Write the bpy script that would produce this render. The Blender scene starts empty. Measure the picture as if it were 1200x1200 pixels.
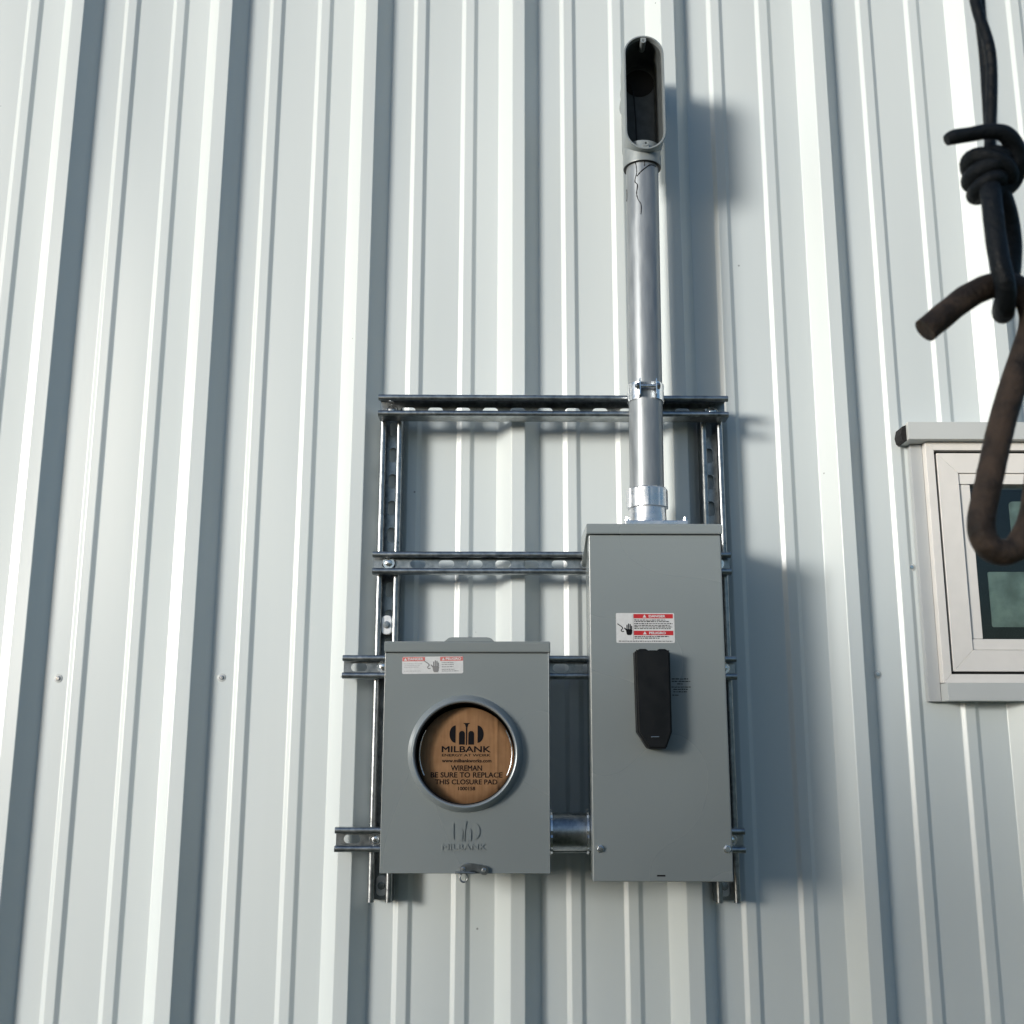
import bpy, bmesh, math, random
from mathutils import Vector, Matrix, noise
random.seed(7)
PI = math.pi
S = bpy.context.scene
C = S.collection

# ------------------------------------------------------------------ camera
cam = bpy.data.cameras.new('camera')
cam.sensor_width = 36.0
cam.lens = 39.0
cam.clip_start = 0.02
cam.clip_end = 1000
cam_ob = bpy.data.objects.new('camera', cam)
cam_ob.matrix_world = (Matrix.Translation((0, -2.03, 1.6))
                       @ Matrix.Rotation(math.radians(90 + 12.07), 4, 'X')
                       @ Matrix.Rotation(math.radians(0.113), 4, 'Z'))
cam.dof.use_dof = True
cam.dof.focus_distance = 1.95
cam.dof.aperture_fstop = 45
C.objects.link(cam_ob)
S.camera = cam_ob

# ------------------------------------------------------------------ sky and sun
SUN_AZ = 47.5      # degrees to the left of straight behind the camera
SUN_EL = 8.0
az, el = math.radians(SUN_AZ), math.radians(SUN_EL)
to_sun = Vector((-math.sin(az) * math.cos(el), -math.cos(az) * math.cos(el), math.sin(el)))
world = bpy.data.worlds.new('World')
S.world = world
world.use_nodes = True
nt = world.node_tree
bg = nt.nodes['Background']
sky = nt.nodes.new('ShaderNodeTexSky')
sky.sky_type = 'NISHITA'
sky.sun_disc = False
sky.sun_elevation = math.radians(SUN_EL)
sky.sun_rotation = math.atan2(to_sun.x, to_sun.y)
sky.air_density = 1.0
sky.dust_density = 2.5
sky.ozone_density = 3.0
nt.links.new(sky.outputs[0], bg.inputs[0])
bg.inputs[1].default_value = 0.15
sl = bpy.data.lights.new('sun', 'SUN')
sl.energy = 2.6
sl.angle = math.radians(12)
sl.color = (1.0, 0.975, 0.94)
sun = bpy.data.objects.new('sun', sl)
sun.rotation_euler = (-to_sun).to_track_quat('-Z', 'Y').to_euler()
C.objects.link(sun)

S.view_settings.view_transform = 'Standard'
S.view_settings.look = 'None'
S.view_settings.gamma = 1
S.view_settings.use_curve_mapping = False
S.view_settings.exposure = 0.40

# ------------------------------------------------------------------ materials
def new_mat(name):
    m = bpy.data.materials.new(name)
    m.use_nodes = True
    n = m.node_tree.nodes
    return m, n, m.node_tree.links, n['Principled BSDF']

def surf(name, col, rough=0.5, metal=0.0, spec=0.5, var=0.0, vscale=20.0, rvar=0.0,
         bump=0.0, bscale=200.0, stretch=(1, 1, 1), coat=0.0, detail=6):
    """Plain procedural surface: colour and roughness broken up by noise, fine relief."""
    m, n, l, b = new_mat(name)
    b.inputs['Metallic'].default_value = metal
    b.inputs['Specular IOR Level'].default_value = spec
    b.inputs['Coat Weight'].default_value = coat
    tc = n.new('ShaderNodeTexCoord')
    mp = n.new('ShaderNodeMapping')
    mp.inputs['Scale'].default_value = stretch
    l.new(tc.outputs['Object'], mp.inputs['Vector'])
    nz = n.new('ShaderNodeTexNoise')
    nz.inputs['Scale'].default_value = vscale
    nz.inputs['Detail'].default_value = detail
    l.new(mp.outputs[0], nz.inputs['Vector'])
    mr = n.new('ShaderNodeMapRange')
    mr.interpolation_type = 'SMOOTHERSTEP'
    mr.inputs['From Min'].default_value = .25
    mr.inputs['From Max'].default_value = .75
    mr.inputs['To Min'].default_value = 1 - var
    mr.inputs['To Max'].default_value = 1 + var
    l.new(nz.outputs['Fac'], mr.inputs['Value'])
    mx = n.new('ShaderNodeVectorMath')
    mx.operation = 'SCALE'
    mx.inputs[0].default_value = col
    l.new(mr.outputs[0], mx.inputs['Scale'])
    l.new(mx.outputs[0], b.inputs['Base Color'])
    mr2 = n.new('ShaderNodeMapRange')
    mr2.interpolation_type = 'SMOOTHERSTEP'
    mr2.inputs['From Min'].default_value = .25
    mr2.inputs['From Max'].default_value = .75
    mr2.inputs['To Min'].default_value = max(.02, rough - rvar)
    mr2.inputs['To Max'].default_value = rough + rvar
    l.new(nz.outputs['Fac'], mr2.inputs['Value'])
    l.new(mr2.outputs[0], b.inputs['Roughness'])
    if bump:
        nb = n.new('ShaderNodeTexNoise')
        nb.inputs['Scale'].default_value = bscale
        nb.inputs['Detail'].default_value = min(3, detail)
        l.new(mp.outputs[0], nb.inputs['Vector'])
        bp = n.new('ShaderNodeBump')
        bp.inputs['Strength'].default_value = 1
        bp.inputs['Distance'].default_value = bump
        l.new(nb.outputs['Fac'], bp.inputs['Height'])
        l.new(bp.outputs[0], b.inputs['Normal'])
    return m

def wall_paint():
    m, n, l, b = new_mat('painted_steel')
    b.inputs['Specular IOR Level'].default_value = 1.0
    tc = n.new('ShaderNodeTexCoord')
    # slow tone drift plus fine dust
    nz = n.new('ShaderNodeTexNoise'); nz.inputs['Scale'].default_value = 1.3; nz.inputs['Detail'].default_value = 1
    l.new(tc.outputs['Object'], nz.inputs['Vector'])
    mp = n.new('ShaderNodeMapping'); mp.inputs['Scale'].default_value = (40, 40, 1.6)
    l.new(tc.outputs['Object'], mp.inputs['Vector'])
    st = n.new('ShaderNodeTexNoise'); st.inputs['Scale'].default_value = 1.0; st.inputs['Detail'].default_value = 6
    l.new(mp.outputs[0], st.inputs['Vector'])
    add = n.new('ShaderNodeMath'); add.operation = 'ADD'
    l.new(nz.outputs['Fac'], add.inputs[0]); l.new(st.outputs['Fac'], add.inputs[1])
    mr = n.new('ShaderNodeMapRange')
    mr.inputs['From Min'].default_value = .6; mr.inputs['From Max'].default_value = 1.4
    mr.inputs['To Min'].default_value = .985; mr.inputs['To Max'].default_value = 1.012
    l.new(add.outputs[0], mr.inputs['Value'])
    # sparse dark specks of dirt
    vo = n.new('ShaderNodeTexVoronoi'); vo.inputs['Scale'].default_value = 9
    l.new(tc.outputs['Object'], vo.inputs['Vector'])
    lt = n.new('ShaderNodeMath'); lt.operation = 'LESS_THAN'; lt.inputs[1].default_value = .018
    l.new(vo.outputs['Distance'], lt.inputs[0])
    sp = n.new('ShaderNodeMath'); sp.operation = 'MULTIPLY'; sp.inputs[1].default_value = .55
    l.new(lt.outputs[0], sp.inputs[0])
    sub = n.new('ShaderNodeMath'); sub.operation = 'SUBTRACT'
    l.new(mr.outputs[0], sub.inputs[0]); l.new(sp.outputs[0], sub.inputs[1])
    mx = n.new('ShaderNodeVectorMath'); mx.operation = 'SCALE'
    mx.inputs[0].default_value = (.588, .640, .643)
    l.new(sub.outputs[0], mx.inputs['Scale'])
    l.new(mx.outputs[0], b.inputs['Base Color'])
    mr2 = n.new('ShaderNodeMapRange')
    mr2.inputs['From Min'].default_value = .3; mr2.inputs['From Max'].default_value = .7
    mr2.inputs['To Min'].default_value = .32; mr2.inputs['To Max'].default_value = .36
    l.new(nz.outputs['Fac'], mr2.inputs['Value'])
    l.new(mr2.outputs[0], b.inputs['Roughness'])
    # oil canning: long shallow waves in the sheet, plus orange peel
    mp2 = n.new('ShaderNodeMapping'); mp2.inputs['Scale'].default_value = (5, 1, 1.3)
    l.new(tc.outputs['Object'], mp2.inputs['Vector'])
    oc = n.new('ShaderNodeTexNoise'); oc.inputs['Scale'].default_value = 1; oc.inputs['Detail'].default_value = 0
    l.new(mp2.outputs[0], oc.inputs['Vector'])
    bp = n.new('ShaderNodeBump'); bp.inputs['Distance'].default_value = .014; bp.inputs['Strength'].default_value = 1
    l.new(oc.outputs['Fac'], bp.inputs['Height'])
    op = n.new('ShaderNodeTexNoise'); op.inputs['Scale'].default_value = 500
    l.new(tc.outputs['Object'], op.inputs['Vector'])
    bp2 = n.new('ShaderNodeBump'); bp2.inputs['Distance'].default_value = .00003; bp2.inputs['Strength'].default_value = 1
    l.new(op.outputs['Fac'], bp2.inputs['Height']); l.new(bp.outputs[0], bp2.inputs['Normal'])
    l.new(bp2.outputs[0], b.inputs['Normal'])
    return m

def zinc():
    m, n, l, b = new_mat('galvanized_steel')
    b.inputs['Metallic'].default_value = 1
    tc = n.new('ShaderNodeTexCoord')
    vo = n.new('ShaderNodeTexVoronoi'); vo.inputs['Scale'].default_value = 160
    l.new(tc.outputs['Object'], vo.inputs['Vector'])
    nz = n.new('ShaderNodeTexNoise'); nz.inputs['Scale'].default_value = 45; nz.inputs['Detail'].default_value = 8
    nz.inputs['Roughness'].default_value = .7
    l.new(tc.outputs['Object'], nz.inputs['Vector'])
    bw = n.new('ShaderNodeRGBToBW'); l.new(vo.outputs['Color'], bw.inputs[0])
    mix = n.new('ShaderNodeMath'); mix.operation = 'MULTIPLY_ADD'; mix.inputs[1].default_value = .18
    l.new(bw.outputs[0], mix.inputs[0]); l.new(nz.outputs['Fac'], mix.inputs[2])
    cr = n.new('ShaderNodeValToRGB')
    cr.color_ramp.elements[0].position = .32; cr.color_ramp.elements[0].color = (.17, .19, .20, 1)
    cr.color_ramp.elements[1].position = .72; cr.color_ramp.elements[1].color = (.43, .455, .47, 1)
    l.new(mix.outputs[0], cr.inputs[0]); l.new(cr.outputs[0], b.inputs['Base Color'])
    mr = n.new('ShaderNodeMapRange')
    mr.inputs['To Min'].default_value = .20; mr.inputs['To Max'].default_value = .42
    l.new(mix.outputs[0], mr.inputs['Value']); l.new(mr.outputs[0], b.inputs['Roughness'])
    bp = n.new('ShaderNodeBump'); bp.inputs['Distance'].default_value = .00015
    l.new(nz.outputs['Fac'], bp.inputs['Height']); l.new(bp.outputs[0], b.inputs['Normal'])
    return m

def cardboard_mat():
    m, n, l, b = new_mat('cardboard')
    b.inputs['Roughness'].default_value = .9
    b.inputs['Specular IOR Level'].default_value = .2
    tc = n.new('ShaderNodeTexCoord')
    mp = n.new('ShaderNodeMapping'); mp.inputs['Scale'].default_value = (260, 30, 25)
    l.new(tc.outputs['Object'], mp.inputs['Vector'])
    nz = n.new('ShaderNodeTexNoise'); nz.inputs['Scale'].default_value = 1; nz.inputs['Detail'].default_value = 5
    l.new(mp.outputs[0], nz.inputs['Vector'])
    n2 = n.new('ShaderNodeTexNoise'); n2.inputs['Scale'].default_value = 60; n2.inputs['Detail'].default_value = 5
    l.new(tc.outputs['Object'], n2.inputs['Vector'])
    ad = n.new('ShaderNodeMath'); ad.operation = 'ADD'
    l.new(nz.outputs['Fac'], ad.inputs[0]); l.new(n2.outputs['Fac'], ad.inputs[1])
    mr = n.new('ShaderNodeMapRange')
    mr.inputs['From Min'].default_value = .6; mr.inputs['From Max'].default_value = 1.4
    l.new(ad.outputs[0], mr.inputs['Value'])
    cr = n.new('ShaderNodeValToRGB')
    cr.color_ramp.elements[0].color = (.235, .125, .060, 1)
    cr.color_ramp.elements[1].color = (.34, .19, .095, 1)
    l.new(mr.outputs[0], cr.inputs[0]); l.new(cr.outputs[0], b.inputs['Base Color'])
    bp = n.new('ShaderNodeBump'); bp.inputs['Distance'].default_value = .0003
    l.new(nz.outputs['Fac'], bp.inputs['Height']); l.new(bp.outputs[0], b.inputs['Normal'])
    return m

M = {}
M['wall'] = wall_paint()
M['trim'] = surf('painted_trim', (.50, .525, .52), .34, var=.03, vscale=8, rvar=.04)
M['sidetrim'] = surf('grey_trim', (.40, .42, .43), .36, var=.03, vscale=8, rvar=.04)
M['zinc'] = zinc()
M['bright'] = surf('plated_steel', (.78, .80, .82), .24, metal=1, var=.1, vscale=90, rvar=.08)
M['grey'] = surf('grey_enamel', (.232, .262, .266), .26, spec=.85, var=.03, vscale=5, rvar=.05, bump=.0008, bscale=4, detail=0)
M['conduit'] = surf('grey_conduit', (.25, .275, .295), .38, metal=.4, var=.10, vscale=18, rvar=.07,
                    stretch=(6, 6, 1), bump=.00005, bscale=160)
M['cast'] = surf('cast_grey', (.235, .265, .275), .40, metal=.15, var=.06, vscale=60, rvar=.06, bump=.0002, bscale=240)
M['castzinc'] = surf('die_cast_zinc', (.66, .68, .71), .30, metal=.9, var=.1, vscale=60, rvar=.1, bump=.0001, bscale=220)
M['black'] = surf('black_plastic', (.006, .007, .008), .5, spec=.3, var=.15, vscale=60, rvar=.08, bump=.0001, bscale=500)
M['shadedcast'] = surf('shaded_cast', (.055, .064, .066), .6, var=.2, vscale=60)  # darker colour painting the shade inside the open fitting
M['washer'] = surf('bright_zinc', (.86, .87, .88), .3, metal=.35, var=.05, vscale=90)
M['screenboards'] = surf('shade_boards', (.13, .11, .09), .8, var=.3, vscale=6, stretch=(8, 8, 1))  # boards of the added shading screen
M['collar'] = surf('grey_cast_collar', (.30, .34, .36), .30, metal=.35, var=.02, vscale=20, rvar=.02)
M['dark'] = surf('hollow_shade', (.01, .01, .01), .9)  # near-black colour painting the shade inside holes
M['rubber'] = surf('black_rubber', (.009, .012, .015), .6, spec=.35, var=.3, vscale=160, rvar=.12, bump=.0007, bscale=420)
M['rust'] = surf('rusty_iron', (.068, .047, .034), .74, metal=.15, var=.6, vscale=140, rvar=.12, bump=.0007, bscale=520)
M['ink'] = surf('black_ink', (.010, .010, .012), .9, spec=.1)
M['red'] = surf('red_print', (.52, .025, .03), .42, var=.05, vscale=300)
M['fadedred'] = surf('faded_red_print', (.62, .17, .16), .45, var=.15, vscale=300)
M['paper'] = surf('white_sticker', (.66, .67, .67), .38, var=.04, vscale=200)
M['greyprint'] = surf('grey_print', (.22, .22, .22), .6)
M['palegrey'] = surf('pale_print', (.45, .45, .46), .6)
M['card'] = cardboard_mat()
M['vinyl'] = surf('cream_vinyl', (.70, .685, .655), .38, var=.02, vscale=30, rvar=.04)
M['gasket'] = surf('black_gasket', (.008, .008, .008), .7)
M['foam'] = surf('black_foam', (.008, .008, .009), .95, var=.3, vscale=300, bump=.001, bscale=200)
M['reflection'] = surf('pale_green_reflection', (.27, .335, .30), .4, var=.35, vscale=22)  # reflections in the window glass put into a pale green colour
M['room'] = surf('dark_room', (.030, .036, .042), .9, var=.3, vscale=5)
M['sealant'] = surf('black_sealant', (.012, .012, .013), .5)
M['gravel'] = surf('mown_grass', (.075, .085, .045), .95, var=.4, vscale=3, bump=.02, bscale=40)
M['leaf'] = surf('foliage', (.042, .065, .026), .7, var=.5, vscale=.6)
M['bark'] = surf('bark', (.09, .07, .055), .9, var=.3, vscale=5)

def glass_mat():
    m, n, l, b = new_mat('window_glass')
    b.inputs['Base Color'].default_value = (.80, .88, .86, 1)
    b.inputs['Roughness'].default_value = .02
    b.inputs['Transmission Weight'].default_value = 1
    b.inputs['IOR'].default_value = 1.5
    return m
M['glass'] = glass_mat()

# ------------------------------------------------------------------ mesh helpers
def link(name, bm, mat, parent=None, smooth=None, recalc=True):
    if recalc:
        bmesh.ops.recalc_face_normals(bm, faces=bm.faces)
    me = bpy.data.meshes.new(name)
    bm.to_mesh(me)
    bm.free()
    me.materials.append(mat)
    if smooth is not None:
        me.polygons.foreach_set('use_smooth', [True] * len(me.polygons))
        me.set_sharp_from_angle(angle=math.radians(smooth))
    o = bpy.data.objects.new(name, me)
    C.objects.link(o)
    if smooth is not None:
        w = o.modifiers.new('weighted', 'WEIGHTED_NORMAL')
        w.keep_sharp = True
    if parent:
        o.parent = parent
    return o

def tag(o, label, cat, group=None):
    o['label'] = label
    o['category'] = cat
    if group:
        o['group'] = group
    return o

def thing(name, label, cat, group=None):
    o = bpy.data.objects.new(name, None)
    o.empty_display_size = .05
    C.objects.link(o)
    return tag(o, label, cat, group)

def add_box(bm, x0, x1, y0, y1, z0, z1, bev=0.0, seg=2):
    r = bmesh.ops.create_cube(bm, size=1)
    vs = r['verts']
    for v in vs:
        v.co = Vector((x0 if v.co.x < 0 else x1, y0 if v.co.y < 0 else y1, z0 if v.co.z < 0 else z1))
    if bev:
        es = list({e for v in vs for e in v.link_edges})
        bmesh.ops.bevel(bm, geom=es, offset=bev, segments=seg, affect='EDGES', profile=.5)
    return bm

def box(name, x0, x1, y0, y1, z0, z1, mat, parent=None, bev=0.0, seg=2):
    bm = add_box(bmesh.new(), x0, x1, y0, y1, z0, z1, bev, seg)
    return link(name, bm, mat, parent, 40 if bev else None)

def frame_of(d):
    d = d.normalized()
    up = Vector((0, 0, 1)) if abs(d.z) < .9 else Vector((0, 1, 0))
    a = d.cross(up).normalized()
    return a, a.cross(d).normalized()

def catmull(pts, sub):
    P = [Vector(p) for p in pts]
    out = []
    for i in range(len(P) - 1):
        p0 = P[max(i - 1, 0)]; p1 = P[i]; p2 = P[i + 1]; p3 = P[min(i + 2, len(P) - 1)]
        for k in range(sub):
            t = k / sub
            out.append(.5 * ((2 * p1) + (p2 - p0) * t + (2 * p0 - 5 * p1 + 4 * p2 - p3) * t * t
                             + (3 * p1 - p0 - 3 * p2 + p3) * t ** 3))
    out.append(P[-1])
    return out

def add_tube(bm, path, rad, n=12, caps=True, closed=False, round_end=False):
    """Swept tube with parallel transported rings; rad is a number or one per point."""
    P = [Vector(p) for p in path]
    m = len(P)
    R = [rad] * m if not hasattr(rad, '__len__') else list(rad)
    rings = []
    a = None
    for i in range(m):
        if closed:
            t = P[(i + 1) % m] - P[i - 1]
        else:
            t = P[min(i + 1, m - 1)] - P[max(i - 1, 0)]
        t.normalize()
        if a is None:
            a, b = frame_of(t)
        else:
            a = (a - t * a.dot(t)).normalized()
            b = a.cross(t).normalized()
        rings.append([bm.verts.new(P[i] + (a * math.cos(2 * PI * k / n) + b * math.sin(2 * PI * k / n)) * R[i])
                      for k in range(n)])
    rng = range(m if closed else m - 1)
    for i in rng:
        A, B = rings[i], rings[(i + 1) % m]
        for k in range(n):
            bm.faces.new((A[k], A[(k + 1) % n], B[(k + 1) % n], B[k]))
    if caps and not closed:
        bm.faces.new(rings[0]); bm.faces.new(rings[-1][::-1])
    return bm

def add_lathe(bm, prof, origin, axis='Z', n=48, closed=True, a0=0.0):
    """prof: list of (radius, height) along axis."""
    O = Vector(origin)
    rings = []
    for r, h in prof:
        ring = []
        for k in range(n):
            t = 2 * PI * k / n + a0
            c, s = r * math.cos(t), r * math.sin(t)
            p = {'Z': (c, s, h), 'Y': (c, h, s), 'X': (h, c, s)}[axis]
            ring.append(bm.verts.new(O + Vector(p)))
        rings.append(ring)
    m = len(rings)
    for i in range(m if closed else m - 1):
        A, B = rings[i], rings[(i + 1) % m]
        for k in range(n):
            bm.faces.new((A[k], A[(k + 1) % n], B[(k + 1) % n], B[k]))
    if not closed:
        if prof[0][0] > 1e-6: bm.faces.new(rings[0])
        if prof[-1][0] > 1e-6: bm.faces.new(rings[-1])
    return bm

def add_prism(bm, outline, y0, y1):
    """outline of (x, z) extruded along y."""
    A = [bm.verts.new((x, y0, z)) for x, z in outline]
    B = [bm.verts.new((x, y1, z)) for x, z in outline]
    n = len(A)
    for i in range(n):
        bm.faces.new((A[i], A[(i + 1) % n], B[(i + 1) % n], B[i]))
    bm.faces.new(A); bm.faces.new(B[::-1])
    return bm

def arc(cx, cz, r, a0, a1, n):
    return [(cx + r * math.cos(math.radians(a0 + (a1 - a0) * i / n)),
             cz + r * math.sin(math.radians(a0 + (a1 - a0) * i / n))) for i in range(n + 1)]

def round_rect(x0, x1, z0, z1, r, n=4):
    return (arc(x1 - r, z1 - r, r, 0, 90, n) + arc(x0 + r, z1 - r, r, 90, 180, n)
            + arc(x0 + r, z0 + r, r, 180, 270, n) + arc(x1 - r, z0 + r, r, 270, 360, n))

def capsule(cx, z0, z1, r, n=14):
    return arc(cx, z1 - r, r, 0, 180, n) + arc(cx, z0 + r, r, 180, 360, n)

def add_holed_plate(bm, x0, x1, z0, z1, y0, y1, cx, cz, hole_r, extra=0, n=36):
    """Rectangular plate with one hole; hole_r(angle) gives the radius of the hole."""
    cor = [math.atan2(z - cz, x - cx) % (2 * PI) for x, z in ((x0, z0), (x1, z0), (x1, z1), (x0, z1))]
    ang = sorted(set([round(2 * PI * k / n, 6) for k in range(n)] + [round(c, 6) for c in cor]))
    def rect_r(t):
        c, s = math.cos(t), math.sin(t)
        k = []
        if c > 1e-9: k.append((x1 - cx) / c)
        if c < -1e-9: k.append((x0 - cx) / c)
        if s > 1e-9: k.append((z1 - cz) / s)
        if s < -1e-9: k.append((z0 - cz) / s)
        return min(k)
    L = []
    for y in (y0, y1):
        o = [bm.verts.new((cx + rect_r(t) * math.cos(t), y, cz + rect_r(t) * math.sin(t))) for t in ang]
        i = [bm.verts.new((cx + hole_r(t) * math.cos(t), y, cz + hole_r(t) * math.sin(t))) for t in ang]
        L.append((o, i))
    m = len(ang)
    (o0, i0), (o1, i1) = L
    for k in range(m):
        j = (k + 1) % m
        bm.faces.new((o0[k], o0[j], i0[j], i0[k]))
        bm.faces.new((o1[k], i1[k], i1[j], o1[j]))
        bm.faces.new((i0[k], i0[j], i1[j], i1[k]))
        bm.faces.new((o0[k], o1[k], o1[j], o0[j]))
    return bm

def add_sheet_section(bm, pts, t, x0, x1):
    """Open polyline of (y, z) given thickness t and extruded from x0 to x1."""
    P = [Vector(p) for p in pts]
    nrm = []
    for i in range(len(P)):
        d = Vector((0, 0))
        if i > 0: d += (P[i] - P[i - 1]).normalized()
        if i < len(P) - 1: d += (P[i + 1] - P[i]).normalized()
        d.normalize()
        nrm.append(Vector((-d.y, d.x)))
    loop = [p + q * t / 2 for p, q in zip(P, nrm)] + [p - q * t / 2 for p, q in zip(P[::-1], nrm[::-1])]
    n = len(loop)
    A = [bm.verts.new((x0, p.x, p.y)) for p in loop]
    B = [bm.verts.new((x1, p.x, p.y)) for p in loop]
    h = len(P)
    for i in range(n):
        bm.faces.new((A[i], A[(i + 1) % n], B[(i + 1) % n], B[i]))
    for i in range(h - 1):
        bm.faces.new((A[i], A[n - 1 - i], A[n - 2 - i], A[i + 1]))
        bm.faces.new((B[i], B[i + 1], B[n - 2 - i], B[n - 1 - i]))
    return bm

def text(body, cx, cz, w, h, y, mat, parent, bold=0.0, depth=.0002, name='lettering', yfun=None):
    cu = bpy.data.curves.new(name, 'FONT')
    cu.body = body
    cu.size = 1
    cu.bevel_depth = bold * 2.0
    cu.bevel_resolution = 0
    cu.extrude = .01
    cu.resolution_u = 4
    ob = bpy.data.objects.new(name, cu)
    C.objects.link(ob)
    dg = bpy.context.evaluated_depsgraph_get()
    me = bpy.data.meshes.new_from_object(ob.evaluated_get(dg))
    bpy.data.objects.remove(ob)
    bpy.data.curves.remove(cu)
    xs = [v.co.x for v in me.vertices]; ys = [v.co.y for v in me.vertices]
    x0, x1, y0, y1 = min(xs), max(xs), min(ys), max(ys)
    for v in me.vertices:
        x = (v.co.x - x0) / (x1 - x0) - .5
        z = (v.co.y - y0) / (y1 - y0) - .5
        yy = yfun(cx + x * w) if yfun else y
        v.co = Vector((cx + x * w, yy - (depth if v.co.z > 0 else 0), cz + z * h))
    me.materials.clear()
    me.materials.append(mat)
    o = bpy.data.objects.new(name, me)
    C.objects.link(o)
    o.parent = parent
    return o

def fine_print(x0, x1, zs, h, y, mat, parent, gap=.25, seed=1):
    rnd = random.Random(seed)
    bm = bmesh.new()
    for z in zs:
        x = x0
        end = x1 - rnd.random() * (x1 - x0) * gap
        while x < end:
            w = rnd.uniform(.8, 4.0) * h
            e = min(x + w, end)
            if e - x > h * .3:
                k = h * rnd.uniform(.7, 1)
                add_box(bm, x, e, y - .00015, y, z, z + k)
            x = e + h * .6
    return link('fine_print', bm, mat, parent)

def hex_screw(name, x, y, z, r, mat, parent, washer=0.0, wmat=None, h=None, rot=0.0, dome=False):
    """Head of a screw pointing at -y, its seat at y."""
    h = h or r * .9
    bm = bmesh.new()
    add_lathe(bm, [(r * 1.25, 0), (r * 1.25, -h * .18), (r, -h * .2), (r, -h * .85), (r * .82, -h), (.0001, -h * 1.02)],
              (x, y, z), 'Y', 6 if not dome else 20, closed=False, a0=rot)
    o = link(name, bm, mat, parent, 35)
    if washer:
        bm = bmesh.new()
        add_lathe(bm, [(washer, .0), (washer, -.0011), (washer * .8, -.0018), (.0005, -.0018), (.0005, 0)],
                  (x, y + .0004, z), 'Y', 24)
        link('washer', bm, wmat or mat, o, 35)
    return o

# ------------------------------------------------------------------ ground and far wood
bm = bmesh.new()
bmesh.ops.create_grid(bm, x_segments=4, y_segments=4, size=300)
g = link('ground', bm, M['gravel'])
g['kind'] = 'structure'

def far_wood():
    rnd = random.Random(3)
    bl, bt = bmesh.new(), bmesh.new()
    for k in range(46):
        a = math.radians(-62 + k * 3.5 + rnd.uniform(-1.5, 1.5))     # degrees right of straight behind
        d = rnd.uniform(44, 60)
        deg = math.degrees(a)
        el_t = 5.6 - abs(deg - 6) * .10 if deg > -14 else 2.2
        el_t = max(el_t, 1.6) + rnd.uniform(-.5, .5)
        H = 1.6 + d * math.tan(math.radians(el_t))
        cx, cy = d * math.sin(a), -2 - d * math.cos(a)
        add_tube(bt, [(cx, cy, -.2), (cx, cy, H * .75)], [.22, .06], 6)
        R = H * .42 + .6
        for q in range(520):
            u = Vector((rnd.gauss(0, 1), rnd.gauss(0, 1), rnd.gauss(0, 1))).normalized() * rnd.uniform(.55, 1) ** .5
            p = Vector((cx + u.x * R * 1.15, cy + u.y * R, H * .56 + u.z * H * .45))
            s = rnd.uniform(.18, .45)
            e1 = Vector((rnd.gauss(0, 1), rnd.gauss(0, 1), rnd.gauss(0, 1))).normalized() * s
            e2 = Vector((rnd.gauss(0, 1), rnd.gauss(0, 1), rnd.gauss(0, 1))).normalized() * s
            bl.faces.new([bl.verts.new(p + e) for e in (e1, e2, -e1, -e2)])
    o = link('far_wood', bl, M['leaf'], recalc=False)
    o['kind'] = 'stuff'
    tag(o, 'distant belt of trees facing the metal wall', 'wood')
    t = link('trunks', bt, M['bark'], o)
    t['kind'] = 'stuff'
far_wood()

# unseen slatted screen, added to thin the low sun on the lower right of the wall
def screen():
    o = thing('shade_screen', 'unseen slatted screen added left behind the camera to shade the lower wall', 'shade screen')
    x0, x1, y = -2.95, .40, -2.75
    zl, zr = 2.36, 2.06
    def top(x): return zl + (zr - zl) * (x - x0) / (x1 - x0)
    x = x0
    while x < x1:
        bm = add_box(bmesh.new(), x, x + .053, y, y + .014, .06, top(x))
        link('shade_slat', bm, M['screenboards'], o)
        x += .105
    for xp in (x0 - .02, -1.3, x1):
        bm = add_box(bmesh.new(), xp, xp + .07, y - .075, y - .002, -.1, top(xp) - .02)
        link('shade_screen_post', bm, M['screenboards'], o)
    for z in (.35, 1.15, 1.95):
        bm = add_box(bmesh.new(), x0, x1 + .05, y - .030, y - .0015, z, z + .06)
        link('shade_screen_rail', bm, M['screenboards'], o)
screen()

# ------------------------------------------------------------------ ribbed metal wall
RIBS = [-2.10, -1.795, -1.49, -1.19, -.888, -.586, -.288, .0114, .314, .6185, .9326, 1.243, 1.55, 1.855, 2.16]
RH, RTOP, RBASE = .032, .0125, .040          # rib height, half top, half base
MH, MTOP, MBASE = .0048, .0085, .0165        # minor rib
LAPS = [2, 5, 8, 11]                         # ribs at which one sheet laps over the next
WIN = (.772, 1.372, 1.718, 2.162)            # opening x0, x1, z0, z1
ZT = 4.3

def corner(p, q, s, r=.0013, n=2):
    """Rounded bend at q between p and s (points in x, y)."""
    p, q, s = Vector(p), Vector(q), Vector(s)
    a = q + (p - q).normalized() * r
    b = q + (s - q).normalized() * r
    return [((1 - t) ** 2 * a + 2 * t * (1 - t) * q + t * t * b) for t in [i / n for i in range(n + 1)]]

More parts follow.
